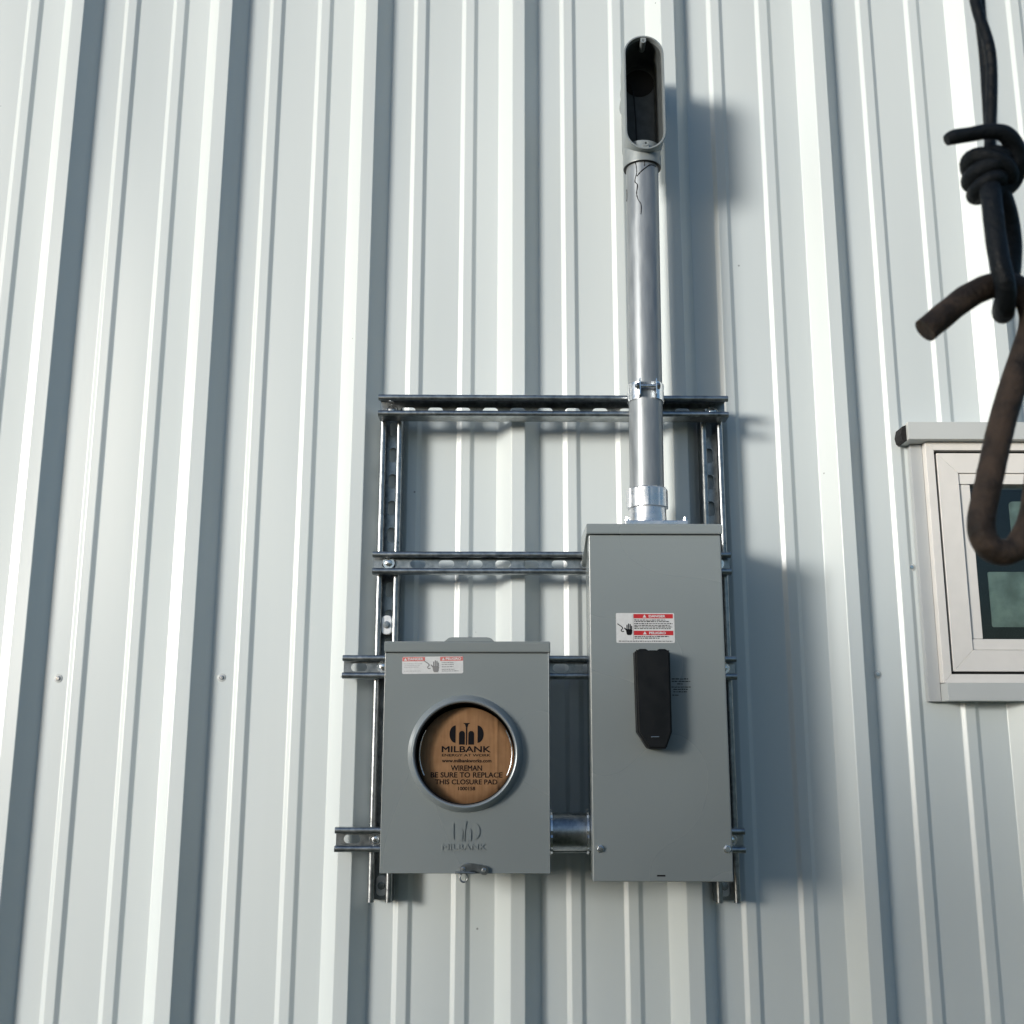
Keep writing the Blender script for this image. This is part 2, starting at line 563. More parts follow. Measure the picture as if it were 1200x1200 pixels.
def profile(i0, i1):
    """Points (x, y) of one sheet, from the top of rib i0 to half way down the far side of rib i1."""
    raw = []
    c = RIBS[i0]
    raw += [(c - RTOP * .6, -RH), (c + RTOP, -RH), (c + RBASE, 0)]
    for i in range(i0, i1):
        a, b = RIBS[i], RIBS[i + 1]
        m = (a + b) / 2
        for s in (-1, 1):
            k = m + s * .0500
            raw += [(k - MBASE, 0), (k - MTOP, -MH), (k + MTOP, -MH), (k + MBASE, 0)]
        if i + 1 < i1:
            raw += [(b - RBASE, 0), (b - RTOP, -RH), (b + RTOP, -RH), (b + RBASE, 0)]
    b = RIBS[i1]
    e = .0016
    raw += [(b - RBASE - .001, 0), (b - RTOP - .0012, -RH - e), (b + RTOP + .0012, -RH - e),
            (b + RTOP + .0012 + (RBASE - RTOP) * .52, -RH * .48 - e)]
    out = [Vector(raw[0])]
    for p, q, s in zip(raw, raw[1:], raw[2:]):
        out += corner(p, q, s)
    out.append(Vector(raw[-1]))
    return out

wall = thing('metal_wall', 'ribbed pale grey painted metal wall behind the electrical boxes', 'wall')

def sheet(i0, i1):
    pr = profile(i0, i1)
    x0, x1, z0, z1 = WIN
    zs = [0.02, 4.3]
    for wx in (x0, x1):                       # cut the profile at the window edges
        for k in range(len(pr) - 1):
            if pr[k].x < wx < pr[k + 1].x:
                t = (wx - pr[k].x) / (pr[k + 1].x - pr[k].x)
                pr.insert(k + 1, pr[k].lerp(pr[k + 1], t))
                zs = [0.02, z0, z1, 4.3]
                break
    bm = bmesh.new()
    cols = [[bm.verts.new((p.x, p.y, z)) for z in zs] for p in pr]
    for a, b in zip(range(len(pr)), range(1, len(pr))):
        mx = (pr[a].x + pr[b].x) / 2
        for k in range(len(zs) - 1):
            mz = (zs[k] + zs[k + 1]) / 2
            if x0 < mx < x1 and z0 < mz < z1:
                continue
            bm.faces.new((cols[a][k], cols[b][k], cols[b][k + 1], cols[a][k + 1]))
    loose = [v for v in bm.verts if not v.link_faces]
    bmesh.ops.delete(bm, geom=loose, context='VERTS')
    o = link('wall_panel', bm, M['wall'], wall, recalc=False)
    md = o.modifiers.new('thickness', 'SOLIDIFY')
    md.thickness = .0007
    md.offset = -1
    return o

for a, b in ((0, 2), (2, 5), (5, 8), (8, 11), (11, 14)):
    sheet(a, b)
for i, dx in enumerate((.066, .060, .060, .058, .058, .0450, .055)):
    x = RIBS[4 + i] + dx
    if WIN[0] < x < WIN[1]:
        continue
    hex_screw('screw', x, 0, 1.724 + .002 * i, .0042, M['bright'], wall, .0076, M['trim'], rot=i)
hex_screw('screw', .7395, 0, 1.9306, .0042, M['bright'], wall, .0076, M['trim'])

# ------------------------------------------------------------------ window
win = thing('window', 'cream framed window with pale metal trim at the right edge', 'window')
X0, X1 = .7375, 1.4065
# flashing
def trim_piece(name, x0, x1, z0, z1, y0=-.0455, y1=-.002):
    return box(name, x0, x1, y0, y1, z0, z1, M['sidetrim' if name == 'side_trim' else 'trim'], win, .0012)
trim_piece('head_trim', .7345, 1.4095, 2.1630, 2.1965, -.0500)
trim_piece('side_trim', .7478, .7702, 1.6850, 2.1622, -.0165)
trim_piece('side_trim', 1.3738, 1.3962, 1.6850, 2.1622, -.0165)
trim_piece('sill_trim', .7708, 1.3732, 1.6850, 1.7165, -.0475)

def ring_frame(name, x0, x1, z0, z1, w, y0, y1, mat, parent=win, mitre=True, bev=.0012):
    """Four rails of one frame, mitred at the corners, as four meshes under one name."""
    parts = []
    for side in range(4):
        bm = bmesh.new()
        g = .0002
        if side == 0: o = [(x0, z0 + g), (x0 + w, z0 + w + g), (x0 + w, z1 - w - g), (x0, z1 - g)]
        if side == 1: o = [(x1, z0 + g), (x1 - w, z0 + w + g), (x1 - w, z1 - w - g), (x1, z1 - g)]
        if side == 2: o = [(x0 + g, z0), (x1 - g, z0), (x1 - w - g, z0 + w), (x0 + w + g, z0 + w)]
        if side == 3: o = [(x0 + g, z1), (x1 - g, z1), (x1 - w - g, z1 - w), (x0 + w + g, z1 - w)]
        add_prism(bm, o, y0, y1)
        bmesh.ops.bevel(bm, geom=list(bm.edges), offset=bev * .5, segments=1, affect='EDGES')
        parts.append(link(name, bm, mat, parent))
    return parts
ring_frame('frame_rail', .7706, 1.3734, 1.7172, 2.1624, .0155, -.032, .03, M['vinyl'])
bmg = bmesh.new()
for (a, b, c, d) in ((.7863, .7912, 1.7329, 2.1467), (1.3528, 1.3577, 1.7329, 2.1467),
                     (.7912, 1.3528, 1.7329, 1.7376), (.7912, 1.3528, 2.1420, 2.1467)):
    add_box(bmg, a, b, -.020, .02, c, d)
link('gasket', bmg, M['gasket'], win)
ring_frame('casement_rail', .7914, 1.3526, 1.7378, 2.1418, .0380, -.029, .03, M['vinyl'])
# glazing beads: level ones run across, upright ones sit between
zb0, zb1, xb0, xb1 = 1.7760, 2.1036, .8296, 1.3144
box('glazing_bead', xb0 + .0004, xb1 - .0004, -.026, .02, zb1 - .0205, zb1 - .0004, M['vinyl'], win, .0012)
box('glazing_bead', xb0 + .0004, xb1 - .0004, -.026, .02, zb0 + .0004, zb0 + .0200, M['vinyl'], win, .0012)
box('glazing_bead', xb0 + .0008, xb0 + .0215, -.024, .02, zb0 + .0206, zb1 - .0211, M['vinyl'], win, .0012)
box('glazing_bead', xb1 - .0215, xb1 - .0008, -.024, .02, zb0 + .0206, zb1 - .0211, M['vinyl'], win, .0012)
box('pane', xb0 + .01, xb1 - .01, -.012, -.007, zb0 + .01, zb1 - .01, M['glass'], win)
bm = bmesh.new()  # two sheets painting reflections and whatever shows behind the glass
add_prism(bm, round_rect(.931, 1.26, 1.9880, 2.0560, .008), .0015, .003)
link('reflection_sheet', bm, M['reflection'], win)
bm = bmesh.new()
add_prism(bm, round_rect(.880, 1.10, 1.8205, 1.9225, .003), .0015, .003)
link('reflection_sheet', bm, M['reflection'], win)
# the room behind
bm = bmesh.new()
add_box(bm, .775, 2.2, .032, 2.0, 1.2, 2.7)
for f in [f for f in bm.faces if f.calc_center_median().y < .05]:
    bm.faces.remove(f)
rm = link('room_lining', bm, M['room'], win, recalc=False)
# foam closure under the head trim end
bm = bmesh.new()
add_prism(bm, [(.7240, 2.1760), (.7275, 2.1900), (.7360, 2.1935), (.7360, 2.1640), (.7300, 2.1610), (.7262, 2.1650)], -.040, -.001)
link('foam_closure', bm, M['foam'], win)

# ------------------------------------------------------------------ strut channels
SW = .0405
def strut(label, length, depth, first, pitch=.0502, slots=True):
    """Slotted channel lying along x, back at y = 0, open to -y."""
    t = .0024
    o = thing('strut_channel', label, 'strut', 'steel strut channels of the rack')
    h = SW / 2
    bm = bmesh.new()
    for s in (-1, 1):
        pts = [(-.0012, s * (h - .006)), (-.0012, s * (h - .0036)), (-.0022, s * (h - .0019)), (-.0044, s * (h - .0012)),
               (-depth + .0042, s * (h - .0012)), (-depth + .0022, s * (h - .0018)), (-depth + .0012, s * (h - .0038)),
               (-depth + .0012, s * (h - .0066)), (-depth + .0019, s * (h - .0086)), (-depth + .0038, s * (h - .0094)),
               (-depth + .0075, s * (h - .0094))]
        if s < 0:
            pts = pts[::-1]
        add_sheet_section(bm, pts, t, 0, length)
    # web, cell by cell round each slot
    w = h - .006
    hl, hr = .0142, .0070
    def slot_r(a):
        c, s = abs(math.cos(a)), abs(math.sin(a))
        k = hl - hr
        if s > 1e-9 and hr / s * c <= k:
            return hr / s
        return k * c + math.sqrt(max(0, hr * hr - k * k * s * s))
    def plain(a, b):
        if b - a > 1e-5:
            add_box(bm, a, b, -t, 0, -w, w)
    x = first
    plain(0, first - pitch / 2)
    start = max(0, first - pitch / 2)
    while x + pitch / 2 < length:
        a = max(0, x - pitch / 2)
        add_holed_plate(bm, a, x + pitch / 2, -w, w, -t, 0, x, 0, slot_r, n=28)
        start = x + pitch / 2
        x += pitch
    plain(start, length)
    link('channel', bm, M['zinc'], o, 50)
    return o

def place_h(o, x, y, z, roll=0.0):
    o.location = (x, y, z)
    o.rotation_euler = (0, roll, 0)
def place_v(o, x, y, z):
    o.location = (x, y, z)
    o.rotation_euler = (0, -PI / 2, 0)       # runs upward from z

YV, YH = -.0334, -.0750
v1 = strut('upright strut channel at the left, behind the meter box', .870, .0410, .030)
place_v(v1, -.2205, YV, 1.3490)
v2 = strut('upright strut channel at the right, behind the tall switch box', .870, .0410, .030)
place_v(v2, .3642, YV, 1.3490)
h1 = strut('topmost level strut channel, crossing behind the conduit riser', .629, .0405, .0500)
place_h(h1, -.2407, YH, 2.2047, math.radians(.12))
h2 = strut('level strut channel above the meter box, second from the top', .632, .0205, .0290)
place_h(h2, -.2457, YH, 1.9212, math.radians(-.03))
h3 = strut('level strut channel passing behind the top of the meter box', .681, .0205, .0265)
place_h(h3, -.2925, YH, 1.7389, math.radians(.05))
h4 = strut('lowest level strut channel, behind the bottom of both boxes', .687, .0205, .0270)
place_h(h4, -.2957, YH, 1.4514, math.radians(.05))

def strut_bolt(parent, wx, wy, wz, plate=True, r=.0062):
    """Hex bolt with a washer given in the room's axes, kept under its strut."""
    bm = bmesh.new()
    add_lathe(bm, [(r, 0), (r, -.005), (r * .8, -.0058), (.0001, -.0060)], (wx, wy - .0022, wz), 'Y', 6, closed=False, a0=wx * 40)
    b = link('bolt', bm, M['bright'], parent, 35)
    bm = bmesh.new()
    add_lathe(bm, [(.0108, 0), (.0108, -.0016), (.0102, -.0022), (.0005, -.0022), (.0005, 0)], (wx, wy, wz), 'Y', 28)
    w = link('washer', bm, M['bright'], b, 35)
    b.matrix_parent_inverse = parent_mat(parent).inverted()
    return b
def parent_mat(o):
    return Matrix.LocRotScale(o.location, o.rotation_euler, o.scale)
yb = YH - .0024
strut_bolt(h1, -.2199, yb, 2.2040)
strut_bolt(h1, .3655, yb, 2.2030)
strut_bolt(h2, -.2185, yb, 1.9225)
strut_bolt(h3, -.2235, yb, 1.7395)
strut_bolt(h4, -.2285, yb, 1.4510)
strut_bolt(h2, .3660, yb, 1.9225)
strut_bolt(h3, .3680, yb, 1.7385)
strut_bolt(h4, .3700, yb, 1.4510)

def oblong_screw(parent, x, z, out=0.0):
    y = YV - .0024 - out
    bm = bmesh.new()
    add_prism(bm, round_rect(x - .0088, x + .0088, z - .0165, z + .0165, .0065), y - .0032, y)
    bmesh.ops.bevel(bm, geom=[e for e in bm.edges if all(abs(v.co.y - (y - .0032)) < 1e-6 for v in e.verts)],
                    offset=.001, segments=2, affect='EDGES')
    p = link('square_washer', bm, M['washer'], parent, 40)
    p.matrix_parent_inverse = parent_mat(parent).inverted()
    bm = bmesh.new()
    add_lathe(bm, [(.0068, 0), (.0068, -.0012), (.0046, -.0014), (.0046, -.0050), (.0001, -.0052)], (x, y - .0033, z), 'Y', 8, closed=False)
    link('screw', bm, M['zinc'], p, 35)
oblong_screw(v1, -.2208, 1.8141, .0290)
oblong_screw(v1, -.2215, 1.3720)
oblong_screw(v2, .3635, 1.3718)

# ------------------------------------------------------------------ switch box (tall)
BX0, BX1, BZ0, BZ1 = .1262, .3440, 1.3998, 1.9465
YB, YF = -.0965, -.2265
sw = thing('switch_box', 'tall grey enamelled safety switch box with black handle', 'electrical box')
bm = add_box(bmesh.new(), BX0 + .0035, BX1 - .0035, YF + .012, YB, BZ0 + .003, BZ1 + .006, .002)
link('body', bm, M['grey'], sw, 40)
bm = add_box(bmesh.new(), BX0, BX1, YF, YF + .030, BZ0, BZ1 - .0006, .0022, 3)
cover = link('cover', bm, M['grey'], sw, 40)
# rain hood: a folded cap whose cheeks slope back
bm = bmesh.new()
hx0, hx1 = .1228, .3462
side = [(YF - .0052, 1.9470), (YF - .0052, 1.9622), (YF - .0035, 1.9640), (YB, 1.9670), (YB, 1.9130), (YF + .060, 1.9330), (YF + .020, 1.9470)]
A = [bm.verts.new((hx0, y, z)) for y, z in side]
B = [bm.verts.new((hx1, y, z)) for y, z in side]
for i in range(len(side)):
    j = (i + 1) % len(side)
    bm.faces.new((A[i], A[j], B[j], B[i]))
bm.faces.new(A); bm.faces.new(B[::-1])
bmesh.ops.bevel(bm, geom=list(bm.edges), offset=.0012, segments=2, affect='EDGES')
link('rain_hood', bm, M['grey'], sw, 40)
for sx in (.1383, .3358):
    hex_screw('screw', sx, YF, 1.4490, .0052, M['bright'], sw, rot=sx * 9)
# maker's mark, a tiny black strip
box('mark', .2255, .2385, YF - .0004, YF + .001, 1.4078, 1.4102, M['ink'], sw)
# handle
hd_out = [(.1952, 1.7515), (.1985, 1.7515), (.2000, 1.7545), (.2028, 1.7560), (.2120, 1.7560), (.2150, 1.7545), (.2170, 1.7505),
          (.2290, 1.7505), (.2310, 1.7545), (.2340, 1.7560), (.2428, 1.7560), (.2455, 1.7545), (.2475, 1.7515), (.2505, 1.7500),
          (.2505, 1.6270), (.2420, 1.6040), (.2395, 1.6010), (.2145, 1.6010), (.2118, 1.6030), (.1968, 1.6270)]
bm = bmesh.new()
add_prism(bm, hd_out, YF - .034, YF - .004)
bmesh.ops.bevel(bm, geom=[e for e in bm.edges if all(abs(v.co.y - (YF - .034)) < 1e-5 for v in e.verts)],
                offset=.003, segments=3, affect='EDGES')
hd = link('handle', bm, M['black'], sw, 40)
bm = bmesh.new()
add_prism(bm, round_rect(.1990, .2470, 1.6250, 1.7470, .006), YF - .005, YF - .0002)
link('handle_base', bm, M['black'], hd)
bm = add_box(bmesh.new(), .2170, .2300, YF - .0350, YF - .0338, 1.6185, 1.6200, .0003)
link('handle_rib', bm, M['bright'], hd)
fine_print(.2565, .2870, [1.7100, 1.7062], .0016, YF - .0001, M['ink'], cover, .2, 5)
fine_print(.2650, .2760, [1.7022], .0016, YF - .0001, M['ink'], cover, .1, 6)
fine_print(.2560, .2880, [1.6972], .0016, YF - .0001, M['ink'], cover, .1, 7)
fine_print(.2590, .2830, [1.6936, 1.6896], .0016, YF - .0001, M['ink'], cover, .2, 8)
fine_print(.2570, .2680, [1.6845], .0016, YF - .0001, M['ink'], cover, .1, 9)

def triangle(cx, cz, r, y, mat, parent):
    bm = bmesh.new()
    add_prism(bm, [(cx, cz + r), (cx - r * 1.05, cz - r * .8), (cx + r * 1.05, cz - r * .8)], y - .0002, y)
    o = link('warning_triangle', bm, mat, parent)
    return o

def shock_hand(cx, cz, s, y, mat, parent):
    """Raised hand with a bolt striking it, flat print of height about s."""
    bm = bmesh.new()
    add_prism(bm, [(cx - .26 * s, cz - .12 * s), (cx - .20 * s, cz - .42 * s), (cx - .12 * s, cz - .5 * s), (cx + .14 * s, cz - .5 * s),
                   (cx + .22 * s, cz - .40 * s), (cx + .26 * s, cz - .10 * s), (cx + .22 * s, cz - .02 * s), (cx - .20 * s, cz - .02 * s)],
              y - .0002, y)
    for k, (fx, top) in enumerate(((-.17, .34), (-.04, .44), (.09, .40), (.20, .26))):
        add_prism(bm, round_rect(cx + (fx - .042) * s, cx + (fx + .042) * s, cz - .04 * s, cz + top * s, .04 * s, 3), y - .0002, y)
    add_prism(bm, [(cx - .26 * s, cz - .12 * s), (cx - .42 * s, cz + .06 * s), (cx - .37 * s, cz + .12 * s), (cx - .20 * s, cz - .02 * s)], y - .00025, y)
    link('hand_print', bm, mat, parent)
    bm = bmesh.new()
    pts = [(cx - .95 * s, cz + .42 * s), (cx - .62 * s, cz + .20 * s), (cx - .50 * s, cz + .06 * s), (cx - .66 * s, cz - .10 * s),
           (cx - .58 * s, cz - .22 * s), (cx - .42 * s, cz - .20 * s)]
    for (a, b), (c, d) in zip(pts, pts[1:]):
        v = Vector((c - a, d - b)); nrm = Vector((-v.y, v.x)).normalized() * s * .035
        add_prism(bm, [(a + nrm.x, b + nrm.y), (c + nrm.x, d + nrm.y), (c - nrm.x, d - nrm.y), (a - nrm.x, b - nrm.y)], y - .0002, y)
    link('bolt_print', bm, mat, parent)

# danger sticker on the switch box
lx0, lx1, lz0, lz1 = .1690, .2636, 1.7683, 1.8166
bm = bmesh.new()
add_prism(bm, round_rect(lx0, lx1, lz0, lz1, .002), YF - .0003, YF + .0002)
st = link('warning_sticker', bm, M['paper'], cover)
st['label'] = 'red and white danger sticker above the handle'
yl = YF - .0004
ps = lx0 + .0285
for nm, zz in (('DANGER', lz1 - .0051), ('PELIGRO', lz0 + .0160)):
    box('red_band', ps, lx1 - .0022, yl - .0001, yl + .0002, zz - .0036, zz + .0036, M['red'], st)
    text(nm, ps + .0382, zz, .0270, .0042, yl - .00015, M['paper'], st, .02)
    triangle(ps + .0178, zz, .0029, yl - .00015, M['paper'], st)
fine_print(ps + .001, lx1 - .003, [lz1 - .0120, lz1 - .0145, lz1 - .0178], .0015, yl, M['ink'], st, .4, 11)
fine_print(ps + .001, lx1 - .003, [lz1 - .0206, lz1 - .0232, lz1 - .0258], .0015, yl, M['ink'], st, .15, 12)
fine_print(ps + .001, lx1 - .003, [lz0 + .0095, lz0 + .0070], .0015, yl, M['ink'], st, .4, 13)
fine_print(lx0 + .004, lx1 - .004, [lz0 + .0022], .0013, yl, M['ink'], st, .02, 14)
bm = bmesh.new()
add_box(bm, ps - .0010, ps - .0005, yl - .0001, yl + .0002, lz0 + .004, lz1 - .0015)
link('rule', bm, M['greyprint'], st)
shock_hand(lx0 + .0210, lz0 + .0225, .0200, yl, M['ink'], st)

# ------------------------------------------------------------------ meter box
MX0, MX1, MZ0, MZ1 = -.2048, .0606, 1.4110, 1.7530
MF = -.2165
RX, RZ = -.0737, 1.5935
mb = thing('meter_box', 'short grey enamelled meter socket box with round opening', 'electrical box')
bm = bmesh.new()
for (a, b, c, d) in ((MX0 + .003, MX1 - .003, MZ0 + .003, MZ0 + .006), (MX0 + .003, MX1 - .003, MZ1 - .003, MZ1),
                     (MX0 + .003, MX0 + .006, MZ0 + .006, MZ1 - .003), (MX1 - .006, MX1 - .003, MZ0 + .006, MZ1 - .003)):
    add_box(bm, a, b, MF + .0025, YB, c, d)
add_box(bm, MX0 + .006, MX1 - .006, YB - .003, YB, MZ0 + .006, MZ1 - .003)
link('body', bm, M['grey'], mb)
bm = bmesh.new()
add_holed_plate(bm, MX0 + .0015, MX1 - .0015, MZ0 + .0015, MZ1 - .0015, MF, MF + .0018, RX, RZ, lambda a: .0795, n=72)
add_box(bm, MX0, MX0 + .0018, MF + .0008, MF + .026, MZ0, MZ1)
add_box(bm, MX1 - .0018, MX1, MF + .0008, MF + .026, MZ0, MZ1)
add_box(bm, MX0 + .0018, MX1 - .0018, MF + .0008, MF + .026, MZ0, MZ0 + .0018)
mcover = link('cover', bm, M['grey'], mb)
# small rounded nosing along the cover edges
bm = bmesh.new()
for a, b in (((MX0 + .0009, MZ0), (MX0 + .0009, MZ1)), ((MX1 - .0009, MZ0), (MX1 - .0009, MZ1))):
    add_tube(bm, [(a[0], MF + .0012, a[1]), (b[0], MF + .0012, b[1])], .0014, 10)
add_tube(bm, [(MX0, MF + .0012, MZ0 + .0009), (MX1, MF + .0012, MZ0 + .0009)], .0014, 10)
link('cover_edge', bm, M['grey'], mcover, 60)
bm = bmesh.new()
side = [(MF - .0055, 1.7534), (MF - .0065, 1.7690), (MF - .0045, 1.7708), (YB, 1.7735), (YB, 1.7300), (MF + .030, 1.7534)]
A = [bm.verts.new((MX0 - .0018, y, z)) for y, z in side]
B = [bm.verts.new((MX1 + .0018, y, z)) for y, z in side]
for i in range(len(side)):
    j = (i + 1) % len(side)
    bm.faces.new((A[i], A[j], B[j], B[i]))
bm.faces.new(A); bm.faces.new(B[::-1])
bmesh.ops.bevel(bm, geom=list(bm.edges), offset=.0012, segments=2, affect='EDGES')
link('rain_hood', bm, M['grey'], mb, 40)
# blank hub plate on the roof
bm = bmesh.new()
add_prism(bm, [(-.112, 1.7730), (-.104, 1.7796), (-.099, 1.7806), (-.040, 1.7806), (-.034, 1.7790), (-.028, 1.7730)], -.190, -.118)
bmesh.ops.bevel(bm, geom=list(bm.edges), offset=.001, segments=2, affect='EDGES')
hp = link('hub_plate', bm, M['grey'], mb, 40)
bm = bmesh.new()
add_lathe(bm, [(.0060, .0), (.0060, .0022), (.0030, .0040), (.0001, .0042)], (-.0705, -.155, 1.7806), 'Z', 12, closed=False)
link('screw', bm, M['zinc'], hp, 35)
# raised collar of the meter opening
bm = bmesh.new()
add_lathe(bm, [(.0915, .0004), (.0908, -.0016), (.0885, -.0060), (.0862, -.0115), (.0846, -.0142), (.0826, -.0154), (.0808, -.0150),
               (.0796, -.0136), (.0792, -.0100), (.0792, .0040), (.0800, .0040)], (RX, MF, RZ), 'Y', 96)
rg = link('meter_collar', bm, M['collar'], mb, 40)
bm = bmesh.new()
add_lathe(bm, [(.0791, -.0050), (.0791, .0300), (.0780, .0300), (.0780, -.0050)], (RX, MF, RZ), 'Y', 72)
link('socket_rim', bm, M['black'], rg, 40)
bm = bmesh.new()
add_lathe(bm, [(.0785, .060), (.0785, .062), (.0001, .062), (.0001, .060)], (RX, MF, RZ), 'Y', 48)
link('socket_back', bm, M['black'], mb, 40)
for s in (-1, 1):
    bm = bmesh.new()
    pts = [(RX + s * .0735 * math.cos(math.radians(t)) + .001, MF - .0015, RZ - .001 + .0735 * math.sin(math.radians(t))) for t in range(-27, 31, 3)]
    add_tube(bm, pts, .0011, 8)
    link('retaining_clip', bm, M['bright'], rg, 60)
# faded sticker
sx0, sx1, sz0, sz1 = -.1772, -.0783, 1.7190, 1.7465
def tilted(o, cx, cz, a):
    o.matrix_local = Matrix.Translation((cx, 0, cz)) @ Matrix.Rotation(a, 4, 'Y') @ Matrix.Translation((-cx, 0, -cz))
bm = bmesh.new()
add_prism(bm, round_rect(sx0, sx1, sz0, sz1, .0025), MF - .0003, MF + .0002)
ms = link('warning_sticker', bm, M['paper'], mcover)
ms['label'] = 'faded danger sticker with pink headings on the meter box'
ym = MF - .0004
box('red_band', sx0 + .0004, sx0 + .0370, ym - .0001, ym + .0002, sz1 - .0072, sz1 - .0006, M['fadedred'], ms)
box('red_band', sx0 + .0615, sx1 - .0004, ym - .0001, ym + .0002, sz1 - .0072, sz1 - .0006, M['fadedred'], ms)
text('DANGER', sx0 + .0218, sz1 - .0038, .0250, .0040, ym - .00015, M['paper'], ms, .02)
text('PELIGRO', sx0 + .0830, sz1 - .0038, .0250, .0040, ym - .00015, M['paper'], ms, .02)
triangle(sx0 + .0055, sz1 - .0042, .0024, ym - .00015, M['paper'], ms)
triangle(sx0 + .0667, sz1 - .0042, .0024, ym - .00015, M['paper'], ms)
fine_print(sx0 + .003, sx0 + .034, [sz1 - .0118, sz1 - .0145, sz1 - .0172, sz0 + .0040], .0011, ym, M['palegrey'], ms, .3, 21)
fine_print(sx0 + .064, sx1 - .004, [sz1 - .0105, sz1 - .0135, sz1 - .0172, sz0 + .0062, sz0 + .0035], .0012, ym, M['greyprint'], ms, .4, 22)
shock_hand(sx0 + .0545, sz0 + .0125, .0205, ym, M['greyprint'], ms)
tilted(ms, (sx0 + sx1) / 2, (sz0 + sz1) / 2, math.radians(-.8))

# the maker's emblem: two half discs, a trumpet stem and two arched doors
def emblem(cx, cz, w, y, mat, parent, depth, name, bev=0):
    s = w / 2.0
    obs = []
    def piece(out):
        bm = bmesh.new()
        add_prism(bm, [(cx + a * s, cz + b * s) for a, b in out], y - depth, y + .0002)
        if bev:
            bmesh.ops.bevel(bm, geom=[e for e in bm.edges if all(v.co.y < y - depth * .9 for v in e.verts)],
                            offset=bev, segments=2, affect='EDGES')
        obs.append(link(name, bm, mat, parent))
    # left and right lenses, trimmed straight on the inner side
    piece([(-.64, .50), (-.64, -.50)] + [(-.64 - .36 * math.cos(math.radians(t)), .50 * math.sin(math.radians(t))) for t in range(-75, 76, 15)])
    piece([(.64, .50)] + [(.64 + .36 * math.cos(math.radians(t)), .50 * math.sin(math.radians(t))) for t in range(75, -76, -15)] + [(.64, -.50)])
    # stem with flared top
    piece([(-.22, .64), (-.10, .56), (-.045, .38), (-.035, -.62), (.035, -.62), (.045, .38), (.10, .56), (.22, .64)])
    for k in (-1, 1):
        c = .27 * k
        piece([(c - .17, -.60), (c + .17, -.60)] + [(c + .17 * math.cos(math.radians(t)), .02 + .17 * math.sin(math.radians(t))) for t in range(0, 181, 20)])
    return obs

# pressed emblem and name on the meter cover
emblem(-.0735, 1.4740, .0500, MF, M['grey'], mcover, .0016, 'pressed_emblem', .0009)
text('MILBANK', -.0740, 1.4505, .0700, .0088, MF + .0001, M['grey'], mcover, .008, .0014)
text('ENERGY AT WORK', -.0740, 1.4432, .0690, .0030, MF + .0001, M['grey'], mcover, .0, .0004)

# hasp
bm = bmesh.new()
hs = [(-.0800, 1.4135), (-.0800, 1.4215), (-.0745, 1.4245), (-.0690, 1.4268), (-.0640, 1.4268), (-.0480, 1.4240), (-.0415, 1.4230),
      (-.0365, 1.4200), (-.0350, 1.4160), (-.0360, 1.4120), (-.0395, 1.4090), (-.0440, 1.4090), (-.0500, 1.4125), (-.0560, 1.4165),
      (-.0620, 1.4165), (-.0650, 1.4135)]
add_prism(bm, hs, MF - .0065, MF - .0035)
bmesh.ops.bevel(bm, geom=[e for e in bm.edges if all(v.co.y < MF - .0060 for v in e.verts)], offset=.0007, segments=2, affect='EDGES')
hp_ = link('hasp', bm, M['zinc'], mb, 35)
hex_screw('rivet', -.0425, MF - .0064, 1.4162, .0030, M['bright'], hp_, dome=True)
hex_screw('rivet', -.0745, MF - .0064, 1.4180, .0028, M['bright'], hp_, dome=True)
bm = add_box(bmesh.new(), -.0875, -.0560, MF - .0160, MF + .004, 1.4118, 1.4140, .0006)
link('hasp_tongue', bm, M['zinc'], hp_, 40)
bm = bmesh.new()
pts = [(-.0735 + .0060 * math.cos(t), MF - .011, 1.4058 + .0068 * math.sin(t)) for t in [2 * PI * k / 28 for k in range(28)]]
add_tube(bm, pts, .0013, 8, closed=True)
link('seal_ring', bm, M['zinc'], hp_, 60)

# ------------------------------------------------------------------ cardboard closure pad in the opening
pad = thing('closure_pad', 'round brown cardboard closure pad with black printing in the meter opening', 'cardboard pad')
PY = -.2065
PR = .0768
PCX, PCZ = -.0725, 1.5890
bm = bmesh.new()
crease = .0600                               # the board is folded along an upright crease at the right
nx = 80
def pad_y(x):
    d = x - PCX - crease * .82
    return PY - (.0009 * math.exp(-(d / .0018) ** 2)) + (.0022 * max(0, d - .001) / .02)
cols = []
for i in range(nx + 1):
    u = -PR * .9995 + 2 * PR * .9995 * i / nx
    hgt = math.sqrt(max(PR * PR - u * u, 1e-8))
    x = PCX + u
    row = [bm.verts.new((x, pad_y(x), PCZ - hgt + 2 * hgt * k / 6)) for k in range(7)]
    cols.append(row)
for a, b in zip(cols, cols[1:]):
    for k in range(6):
        bm.faces.new((a[k], b[k], b[k + 1], a[k + 1]))
pb = link('board', bm, M['card'], pad, 40, recalc=False)
md = pb.modifiers.new('thickness', 'SOLIDIFY'); md.thickness = .003; md.offset = -1
def ptext(body, cx, cz, w, h, bold):
    text(body, cx, cz, w, h, PY - .00005, M['ink'], pb, bold, .0003, yfun=pad_y)
ox, oz, k = -.0718, 1.5930, .985
def pc(x, z): return PCX + .0005 + (x + .0715) * k, 1.5895 + (z - 1.5885) * k
